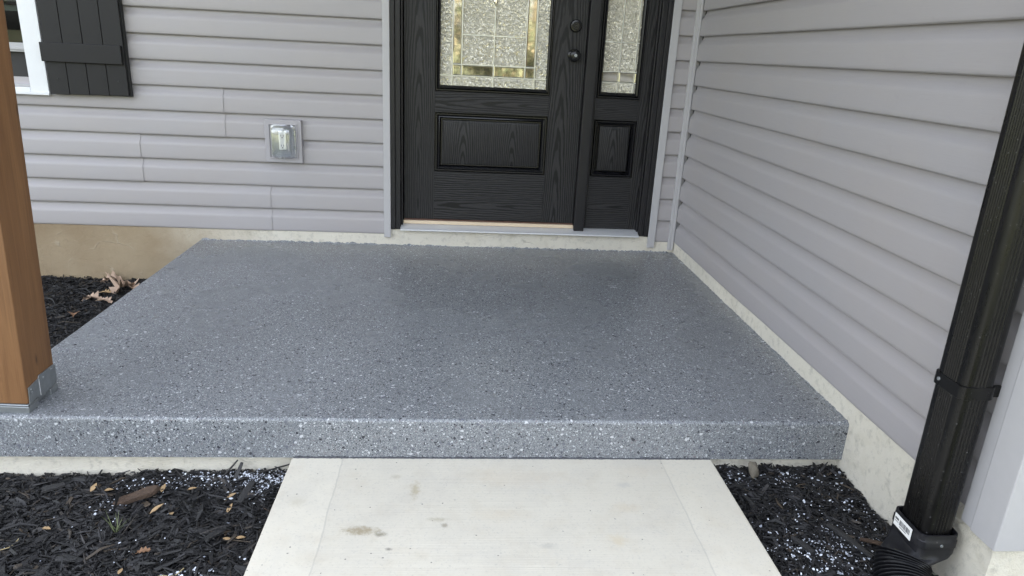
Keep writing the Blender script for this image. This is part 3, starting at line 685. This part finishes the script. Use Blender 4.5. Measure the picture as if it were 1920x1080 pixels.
# ------------------------------------------------------------------ mulch beds
def vnoise(x, y, s, seed=0):
    return (np.sin(x*s*1.3+seed)*np.cos(y*s*1.7-seed*2) + .5*np.sin(x*s*2.9+y*s*2.1+seed*3) + .3*np.cos(x*s*5.3-y*s*4.7+seed))/1.8
def chips(n, xr, yr, hf, seed, inside=None, lmul=1., dense=None):
    g = np.random.default_rng(seed)
    x = g.uniform(*xr, n*2); y = g.uniform(*yr, n*2)
    if inside is not None: k = inside(x, y); x, y = x[k], y[k]
    x, y = x[:n], y[:n]; n = len(x)
    L = np.clip(g.lognormal(math.log(.026), .55, n), .010, .095)*lmul; W = np.clip(g.lognormal(math.log(.0048), .5, n), .0015, .016)*lmul; T = np.clip(g.lognormal(math.log(.0026), .4, n), .001, .007)*lmul
    W = np.minimum(W, L*.5)
    yaw = g.uniform(0, 2*np.pi, n); pit = g.normal(0, .20, n); rol = g.normal(0, .6, n)
    ta, tb = g.uniform(.15, 1, n), g.uniform(.15, 1, n); bend = g.normal(0, .10, n)*L; bz = g.normal(0, .05, n)*L
    up = g.uniform(-.006, .012, n)
    ss = np.array([-.5, -.1, .5]); V = np.zeros((n, 12, 3))
    cr = [(-.5, -.5), (.5, -.5), (.5, .5), (-.5, .5)]
    for r in range(3):
        sc = ta if r == 0 else (1. if r == 1 else tb)
        for c, (a, b) in enumerate(cr):
            jit = g.uniform(.75, 1.25, n)
            V[:, r*4+c, 0] = ss[r]*L + g.normal(0, .03, n)*L
            V[:, r*4+c, 1] = a*W*sc*jit + bend*(1 if r == 1 else 0)
            V[:, r*4+c, 2] = b*T*sc*jit + bz*(1 if r == 1 else 0)
    def rot(V, i, j, a):
        c, s = np.cos(a)[:, None], np.sin(a)[:, None]; p, q = V[:, :, i].copy(), V[:, :, j].copy()
        V[:, :, i] = c*p - s*q; V[:, :, j] = s*p + c*q
    rot(V, 1, 2, rol); rot(V, 0, 2, pit); rot(V, 0, 1, yaw)
    V[:, :, 0] += x[:, None]; V[:, :, 1] += y[:, None]; V[:, :, 2] += (hf(x, y) + up)[:, None]
    tmpl = []
    for r in range(2):
        for c in range(4): d = (c+1) % 4; tmpl.append((r*4+c, r*4+d, (r+1)*4+d, (r+1)*4+c))
    tmpl += [(3, 2, 1, 0), (8, 9, 10, 11)]
    F = (np.array(tmpl)[None] + (np.arange(n)*12)[:, None, None]).reshape(-1, 4)
    return V.reshape(-1, 3), F
def raw_obj(name, V, F, mats, midx=None):
    me = bpy.data.meshes.new(name); me.from_pydata(V.tolist(), [], F.tolist())
    for m in mats: me.materials.append(m)
    if midx is not None: me.polygons.foreach_set('material_index', midx)
    o = bpy.data.objects.new(name, me); col.objects.link(o); return o
def bed(xr, yr, hf, n, seed, label, inside=None, lmul=1., zones=()):
    nx, ny = 60, 60
    gx, gy = np.meshgrid(np.linspace(*xr, nx), np.linspace(*yr, ny)); gz = hf(gx, gy)-.004
    GV = np.stack([gx, gy, gz], -1).reshape(-1, 3)
    idx = np.arange(nx*ny).reshape(ny, nx); GF = np.stack([idx[:-1, :-1], idx[:-1, 1:], idx[1:, 1:], idx[1:, :-1]], -1).reshape(-1, 4)
    Vs, Fs, off = [GV], [GF], len(GV)
    for (zxr, zyr, zn, zl) in [(xr, yr, n, lmul)] + list(zones):
        V, F = chips(zn, zxr, zyr, hf, seed, inside, zl); Vs.append(V); Fs.append(F+off); off += len(V); seed += 1
    F = np.concatenate(Fs); mi = np.ones(len(F), dtype=np.int32); mi[:len(GF)] = 0
    o = raw_obj('mulch_bed', np.concatenate(Vs), F, [M['soil'], M['mulch']], mi)
    return tag(o, label, 'mulch', kind='stuff')
hl = lambda x, y: -.222 + .024*np.clip((x+.9)/.75, 0, 1) - .02*np.clip((-2.0-y)/.4, 0, 1) + .008*vnoise(x, y, 9, 1) + .004*vnoise(x, y, 31, 2)
hr = lambda x, y: -.182 + .006*vnoise(x, y, 10, 3) + .004*vnoise(x, y, 33, 4)
hbk = lambda x, y: -.262 + .010*vnoise(x, y, 8, 5) + .006*vnoise(x, y, 29, 6) + .012*np.clip((y+.25)/.25, 0, 1)
bed((-2.4, -.128), (-3.6, -1.970), hl, 6000, 11, 'bed of black shredded mulch left of the walkway', zones=[((-1.25, -.13), (-2.75, -1.973), 15000, 1.12), ((-1.25, -.13), (-2.02, -1.973), 500, .9), ((-1.25, -.13), (-2.75, -1.985), 420, 1.9), ((-1.25, -.13), (-2.75, -1.973), 6000, .55)])
bed((1.205, 1.645), (-3.4, -1.970), hr, 2500, 21, 'bed of black mulch between the walkway and the right wall', zones=[((1.207, 1.642), (-2.7, -1.973), 7000, .9), ((1.22, 1.63), (-2.7, -1.99), 120, 1.8), ((1.207, 1.642), (-2.7, -1.973), 3000, .5)])
bed((-2.9, -1.03), (-3.0, .012), hbk, 4000, 31, 'bed of black mulch left of the porch below the tan foundation', inside=lambda x, y: ~((x > -1.075) & (y > -2.0)), zones=[((-1.95, -1.06), (-1.3, .008), 15000, 1.)])

# loose vinyl flakes that fell on the mulch
def flakes(n, spots, hf, seed, label):
    g = np.random.default_rng(seed); V, F = [], []; off = 0
    tot = sum(s[4] for s in spots)
    for cx, cy, rx, ry, wgt in spots:
        k = int(n*wgt/tot); x = g.normal(cx, rx, k); y = g.normal(cy, ry, k)
        ok = (y < -1.976) & ~((x > -.13) & (x < 1.207)) & (x < 1.638); x, y = x[ok], y[ok]
        z = hf(x, y) + g.uniform(.004, .017, len(x))
        for X, Y, Z in zip(x, y, z):
            r = min(.0065, g.lognormal(math.log(.0019), .5)); a0 = g.uniform(0, 6.28); nn = g.normal(0, .35, 2); m = 5
            for layer in (0, .0005):
                pts = [(X + r*g.uniform(.7, 1.2)*math.cos(a0+6.283*j/m), Y + r*g.uniform(.7, 1.2)*math.sin(a0+6.283*j/m)) for j in range(m)] if layer == 0 else pts
                V += [(px, py, Z + (px-X)*nn[0] + (py-Y)*nn[1] + layer) for px, py in pts]
            F.append(tuple(off+m+j for j in range(m))); F += [(off+j, off+(j+1) % m, off+m+(j+1) % m, off+m+j) for j in range(m)]; off += 2*m
    me = bpy.data.meshes.new('vinyl_flakes'); me.from_pydata(V, [], F); me.materials.append(M['flakes'])
    o = bpy.data.objects.new('vinyl_flakes', me); col.objects.link(o); return tag(o, label, 'flakes', kind='stuff')
flakes(1500, [(-.20, -2.03, .05, .022, 5), (-.36, -2.02, .05, .018, 2.5), (-.55, -2.03, .06, .02, 1), (-.21, -2.10, .03, .02, .8), (-.6, -2.12, .03, .03, .4), (-.35, -2.3, .25, .15, 1.2), (-.3, -2.42, .05, .02, .6), (-.46, -2.45, .02, .02, .4)], hl, 41, 'white paint flakes spilled on the mulch left of the walkway')
flakes(1150, [(1.42, -2.40, .09, .06, 6), (1.45, -2.05, .10, .02, 1.4), (1.27, -2.05, .03, .03, .8), (1.40, -2.2, .14, .12, 2.5), (1.57, -2.2, .03, .12, 1.6), (1.30, -2.40, .05, .05, 1.0)], hr, 42, 'white paint flakes spilled on the mulch right of the walkway')

# ------------------------------------------------------------------ litter on the mulch
def leaf_obj(name, pts, loc, rz, tilt, curl, mat, label, cat, group=None, parent=None):
    """thin curled leaf from an outline (unit metres, x along the leaf)"""
    m = MB(); n = len(pts); top = []
    for x, y in pts: top.append(Vector((x, y, curl*(y*y*14 - x*x*4) + .0006)))
    cen = sum(top, Vector((0, 0, 0)))/n
    bot = [v - Vector((0, 0, .0006)) for v in top]
    rot = Matrix.Rotation(rz, 3, 'Z') @ Matrix.Rotation(tilt, 3, 'Y')
    m.v = [tuple(rot @ v) for v in top] + [tuple(rot @ v) for v in bot] + [tuple(rot @ cen), tuple(rot @ (cen-Vector((0, 0, .0006))))]
    for i in range(n):
        j = (i+1) % n; m.f += [(i, j, 2*n), (n+j, n+i, 2*n+1), (i, n+i, n+j, j)]
    o = m.build(name, mat); o.location = loc
    return tag(o, label, cat, group)
def lance(L, W, n=6):
    up = [(-L/2 + L*i/n, W/2*math.sin(math.pi*min(1, (i/n)**.85))) for i in range(n+1)]
    return up + [(x, -y) for x, y in up[-2:0:-1]]
def oak(L, W, seed):
    r = random.Random(seed); up = [(-L/2-.25*L, .0015), (-L/2, .003)]
    for k in range(4):
        x = -L/2 + L*(.15+.22*k); w = W/2*(.55, .95, 1, .55)[k]*r.uniform(.8, 1.1)
        up += [(x, W*.10), (x+L*.09, w), (x+L*.13, w*.86)]
    up += [(L*.46, W*.08), (L/2, 0)]
    return up + [(x-L*.03*r.random(), -y*r.uniform(.8, 1.1)) for x, y in up[-2::-1]]
lz = lambda f, x, y, d=.013: float(f(np.array([x]), np.array([y]))[0]) + d
# positions read off the photograph and set on the bed's own surface
small = [(-.690, -2.055, 85, .036, .015, 'upright tan leaf blade nearest the porch base'), (-.868, -2.225, -45, .030, .013, 'tan leaf close to the left picture edge'),
         (-.735, -2.225, -20, .032, .013, 'tan leaf in the middle of the left mulch, alone'), (-.487, -2.065, 80, .030, .014, 'small tan leaf on end behind the bark piece'),
         (-.472, -2.155, 40, .045, .015, 'long tan leaf in front of the bark piece'), (-.420, -2.180, -60, .034, .013, 'tan leaf right of the long one by the bark piece'),
         (-.405, -2.065, 5, .034, .011, 'flat tan leaf right of the bark piece'), (-.275, -2.115, 20, .030, .014, 'curled tan leaf between bark piece and walkway'),
         (-.640, -2.070, 10, .026, .012, 'short tan leaf left of the bark piece'), (-.110-.09, -2.285, 0, .026, .012, 'right one of two tan leaves lying side by side near the walkway'),
         (-.235, -2.285, 5, .024, .011, 'left one of two tan leaves lying side by side near the walkway'), (-.460, -2.405, 90, .024, .010, 'tiny pale leaf low in the left mulch'),
         (-.265, -2.165, 75, .034, .011, 'tan curl standing between the dark chips')]
for i, (x, y, a, L, W, lab) in enumerate(small):
    leaf_obj('fallen_leaf', lance(L, W), (x, y, lz(hl, x, y, .016)), R(a), R(random.uniform(-25, 10)), random.uniform(.6, 2.2), M['leaf'], lab, 'leaf', 'tan leaves on the left mulch')
leaf_obj('fallen_leaf', oak(.045, .028, 3), (-.44, -2.33, lz(hl, -.44, -2.33, .016)), R(10), R(-8), 1.5, M['leaf3'], 'russet brown leaf scrap in the middle of the left mulch', 'leaf')
bk = [(-.075, -.012), (-.05, .004), (-.01, .020), (.03, .031), (.062, .034), (.072, .022), (.060, .006), (.045, -.004), (.01, -.012), (-.03, -.020), (-.07, -.020)]
bm_ = MB().loft([[(x, y, -.004 + .002*math.sin(x*90)) for x, y in bk], [(x*1.0, y, .006 + .003*math.sin(x*70+y*200)) for x, y in bk], [(x*.93, y*.85, .011 + .004*math.sin(x*110)) for x, y in bk]])
bo = bm_.build('bark_piece', M['bark']); bo.location = (-.545, -2.105, lz(hl, -.545, -2.105, .018)); bo.rotation_euler = (R(22), R(-6), R(8)); bo.scale = (.85, .85, .85)
tag(bo, 'large brown piece of bark lying on the left mulch', 'bark')
for i, (x, y, a, L, mt, lab) in enumerate([(-.80, -2.30, 62, .075, 'straw', 'dry yellow straw near the left picture edge'), (-.33, -2.42, 30, .06, 'straw', 'pale straw low in the left mulch'), (-.13, -2.19, -4, .07, 'bark', 'thin brown twig close to the walkway edge'), (-.20, -2.47, 0, .08, 'straw', 'pale twig lowest in the left mulch')]):
    m = MB(); v = []
    for k in range(6):
        t = k/5-.5; v.append((t*L, .006*math.sin(k*1.3+i), .003*math.cos(k*1.1)))
    m.loft([[(p[0], p[1] + .0012*math.cos(q), p[2] + .0012*math.sin(q)) for q in (0, 1.26, 2.51, 3.77, 5.03)] for p in v])
    o = m.build('twig', M[mt]); o.location = (x, y, lz(hl, x, y, .017)); o.rotation_euler = (0, 0, R(a)); tag(o, lab, 'twig')
# little grass tuft
gt = MB()
for k in range(9):
    a = R(20 + 17*k); L = random.uniform(.035, .065); b = Vector((random.uniform(-.006, .006), random.uniform(-.006, .006), 0)); d = Vector((math.cos(a)*.7, math.sin(a)*.35, random.uniform(.5, .9))).normalized()
    s = Vector((-d.y, d.x, 0)).normalized()*.0011
    gt.loft([[tuple(b-s), tuple(b+s), tuple(b+Vector((0, .0008, 0)))], [tuple(b+d*L*.6-s*.8), tuple(b+d*L*.6+s*.8), tuple(b+d*L*.6+Vector((0, .0006, 0)))], [tuple(b+d*L-s*.1), tuple(b+d*L+s*.1), tuple(b+d*L+Vector((0, .0003, 0)))]])
o = gt.build('grass_tuft', M['green']); o.location = (-.545, -2.24, lz(hl, -.545, -2.24, .004)); tag(o, 'small green grass tuft growing in front of the bark piece', 'grass')
# bigger dark bark chips that stand out one by one
def big_chip(x, y, z, L, W, T, rz, ry, lab, mat, rx=0.):
    r = random.Random(int(abs(x*1000)+abs(y*777))); rings = []
    for k in range(6):
        t = k/5; w = W*(.55+.45*math.sin(math.pi*(.12+.76*t)))*r.uniform(.85, 1.1)
        rings.append([(L*(t-.5), a*w/2 + .1*W*math.sin(t*5), b*T/2*r.uniform(.8, 1.2)) for a, b in ((-1, -.6), (-.5, -1), (.5, -1), (1, -.6), (1, .6), (.4, 1), (-.4, 1), (-1, .6))])
    o = MB().loft(rings).build('mulch_chip', mat, smooth=50); o.location = (x, y, z); o.rotation_euler = (rx, ry, rz); return tag(o, lab, 'mulch chip', 'large mulch chips')
chip_m = simple('large_dark_chip', (.022, .0215, .022), .6, var=.5, nscale=60, bump=.8, bdist=.003, stretch=(1, 5, 5))
for x, y, L, W, a, t, lab in [(-.235, -2.105, .085, .022, 80, -12, 'thick black chip standing near the flake spill left of the walkway'), (-.62, -2.345, .05, .026, 5, 0, 'broad black chip flat in the middle of the left mulch'),
                              (-.80, -2.06, .055, .024, 40, 0, 'broad black chip near the left end of the porch base'), (-.27, -2.27, .06, .02, 60, 5, 'broad black chip between the tan leaves and the walkway')]:
    big_chip(x, y, lz(hl, x, y, .018), L, W, .010, R(a), R(t), lab, chip_m)
big_chip(1.475, -2.36, lz(hr, 1.475, -2.36, .016), .15, .02, .010, R(-68), 0, 'long flat black chip pointing at the drain pipe', chip_m)
big_chip(1.26, -2.17, lz(hr, 1.26, -2.17, .016), .055, .012, .008, R(-75), 0, 'grey chip near the walkway edge, right bed', chip_m)
big_chip(1.335, -2.37, lz(hr, 1.335, -2.37, .016), .07, .018, .010, R(-60), 0, 'dark chip amid the white flakes, right bed', chip_m)
big_chip(1.535, -2.365, lz(hr, 1.535, -2.365, .018), .060, .014, .008, R(-18), 0, 'light brown wood chip beside the downspout adapter', M['bark'])
big_chip(-.315, -2.005, lz(hl, -.315, -2.005, .030), .085, .008, .004, R(20), R(-48), 'thin dark splinter sticking up against the porch base', chip_m)
big_chip(-.285, -2.02, lz(hl, -.285, -2.02, .024), .075, .012, .005, R(75), R(-40), 'broad dark splinter leaning towards the porch base', chip_m)
big_chip(-.195, -2.00, lz(hl, -.195, -2.00, .026), .13, .005, .004, R(8), R(-14), 'long thin dark stick reaching to the walkway corner', chip_m)
big_chip(1.565, -2.02, lz(hr, 1.565, -2.02, .022), .07, .006, .004, R(35), R(-30), 'thin dark splinter rising in the corner of porch and side wall', chip_m)
# stone against the porch base
stn = bmesh.new(); bmesh.ops.create_icosphere(stn, subdivisions=3, radius=1)
for v in stn.verts:
    k = 1 + .18*math.sin(v.co.x*3.1+1)*math.cos(v.co.z*2.7) + .08*math.sin(v.co.y*7+v.co.z*5); v.co = Vector((v.co.x*.017*k, v.co.y*.012*k, v.co.z*.030*k))
sm = bpy.data.meshes.new('stone'); stn.to_mesh(sm); stn.free(); sm.materials.append(M['stone'])
for p in sm.polygons: p.use_smooth = True
so = bpy.data.objects.new('stone', sm); col.objects.link(so); so.location = (1.325, -2.040, -.145); so.rotation_euler = (R(-24), R(-8), R(10))
tag(so, 'brown upright stone against the porch edge right of the walkway', 'stone')
# oak leaves at the tan foundation
for x, y, a, L, W, t, c, mt, lab in [(-1.440, -.185, 55, .15, .13, -20, 1.6, 'leaf2', 'large pale curled oak leaf at the porch corner of the left bed'), (-1.385, -.165, 140, .12, .09, -18, 1.6, 'leaf2', 'curled oak leaf tucked against the porch side'),
                                     (-1.565, -.050, 10, .13, .075, -14, 1.6, 'leaf2', 'pale oak leaf leaning on the tan foundation'), (-1.525, -.330, -10, .11, .065, -6, 1.4, 'leaf2', 'pale lobed leaf in front of the large oak leaf'), (-1.440, -.365, -25, .09, .05, 5, 1.4, 'leaf2', 'small pale leaf nearest the porch edge'),
                                     (-1.482, -.585, 110, .065, .06, 10, 1.0, 'leaf3', 'single russet leaf in the middle of the left bed'), (-1.485, -.268, 0, .06, .055, 0, 1.0, 'leaf', 'golden leaf just below the large oak leaf')]:
    leaf_obj('oak_leaf', oak(L, W, int(L*1000)), (x, y, lz(hbk, x, y, .03)), R(a), R(t), c, M[mt], lab, 'leaf', 'oak leaves beside the porch')

# ------------------------------------------------------------------ yard seen only as a reflection in the glass
def tree_mass():
    V, F = [], []; g = np.random.default_rng(77)
    for (cx, cy, r, h) in [(-9, -26, 3.4, 7.5), (-4.5, -31, 3.2, 9), (-.5, -27, 2.6, 5.0), (4, -33, 4, 10), (8.5, -27, 3.2, 7.5), (13, -30, 3.6, 9), (-14, -29, 4, 10), (-2.2, -24, 1.6, 2.2), (2.2, -23, 1.8, 2.6), (6, -24, 1.6, 2.0), (-6.5, -24, 1.6, 2.2)]:
        n = 9000
        d = g.normal(0, 1, (n, 3)); d /= np.linalg.norm(d, axis=1)[:, None]; rad = g.uniform(.35, 1, n)**.5
        clump = 1 + .25*np.sin(d[:, 0]*6+cx)*np.cos(d[:, 2]*5+cy)
        P = np.stack([cx + d[:, 0]*rad*r*clump, cy + d[:, 1]*rad*r*clump, h*.55 + d[:, 2]*rad*h*.5*clump - .4], 1)
        s = g.uniform(.05, .13, n)
        for p, q in zip(P, s):
            a = g.normal(0, 1, 3); b = g.normal(0, 1, 3); a /= np.linalg.norm(a); b -= a*(a@b); b /= np.linalg.norm(b)
            k = len(V); V += [tuple(p-a*q), tuple(p+b*q*.6), tuple(p+a*q), tuple(p-b*q*.6)]; F.append((k, k+1, k+2, k+3))
        k = len(V)
        for z, rr in ((-.45, .18), (h*.6, .08)):
            V += [(cx+rr*math.cos(t), cy+rr*math.sin(t), z) for t in (0, 1.57, 3.14, 4.71)]
        F += [(k+i, k+(i+1) % 4, k+4+(i+1) % 4, k+4+i) for i in range(4)]
    me = bpy.data.meshes.new('tree_line'); me.from_pydata(V, [], F)
    me.materials.append(island_mat('yard_foliage', [(0, (.04, .06, .03)), (.35, (.085, .10, .055)), (.7, (.135, .12, .075)), (1, (.17, .135, .085))], .7))
    o = bpy.data.objects.new('tree_line', me); col.objects.link(o)
    tag(o, 'far line of autumn trees and shrubs across the yard', 'trees', kind='stuff')
tree_mass()
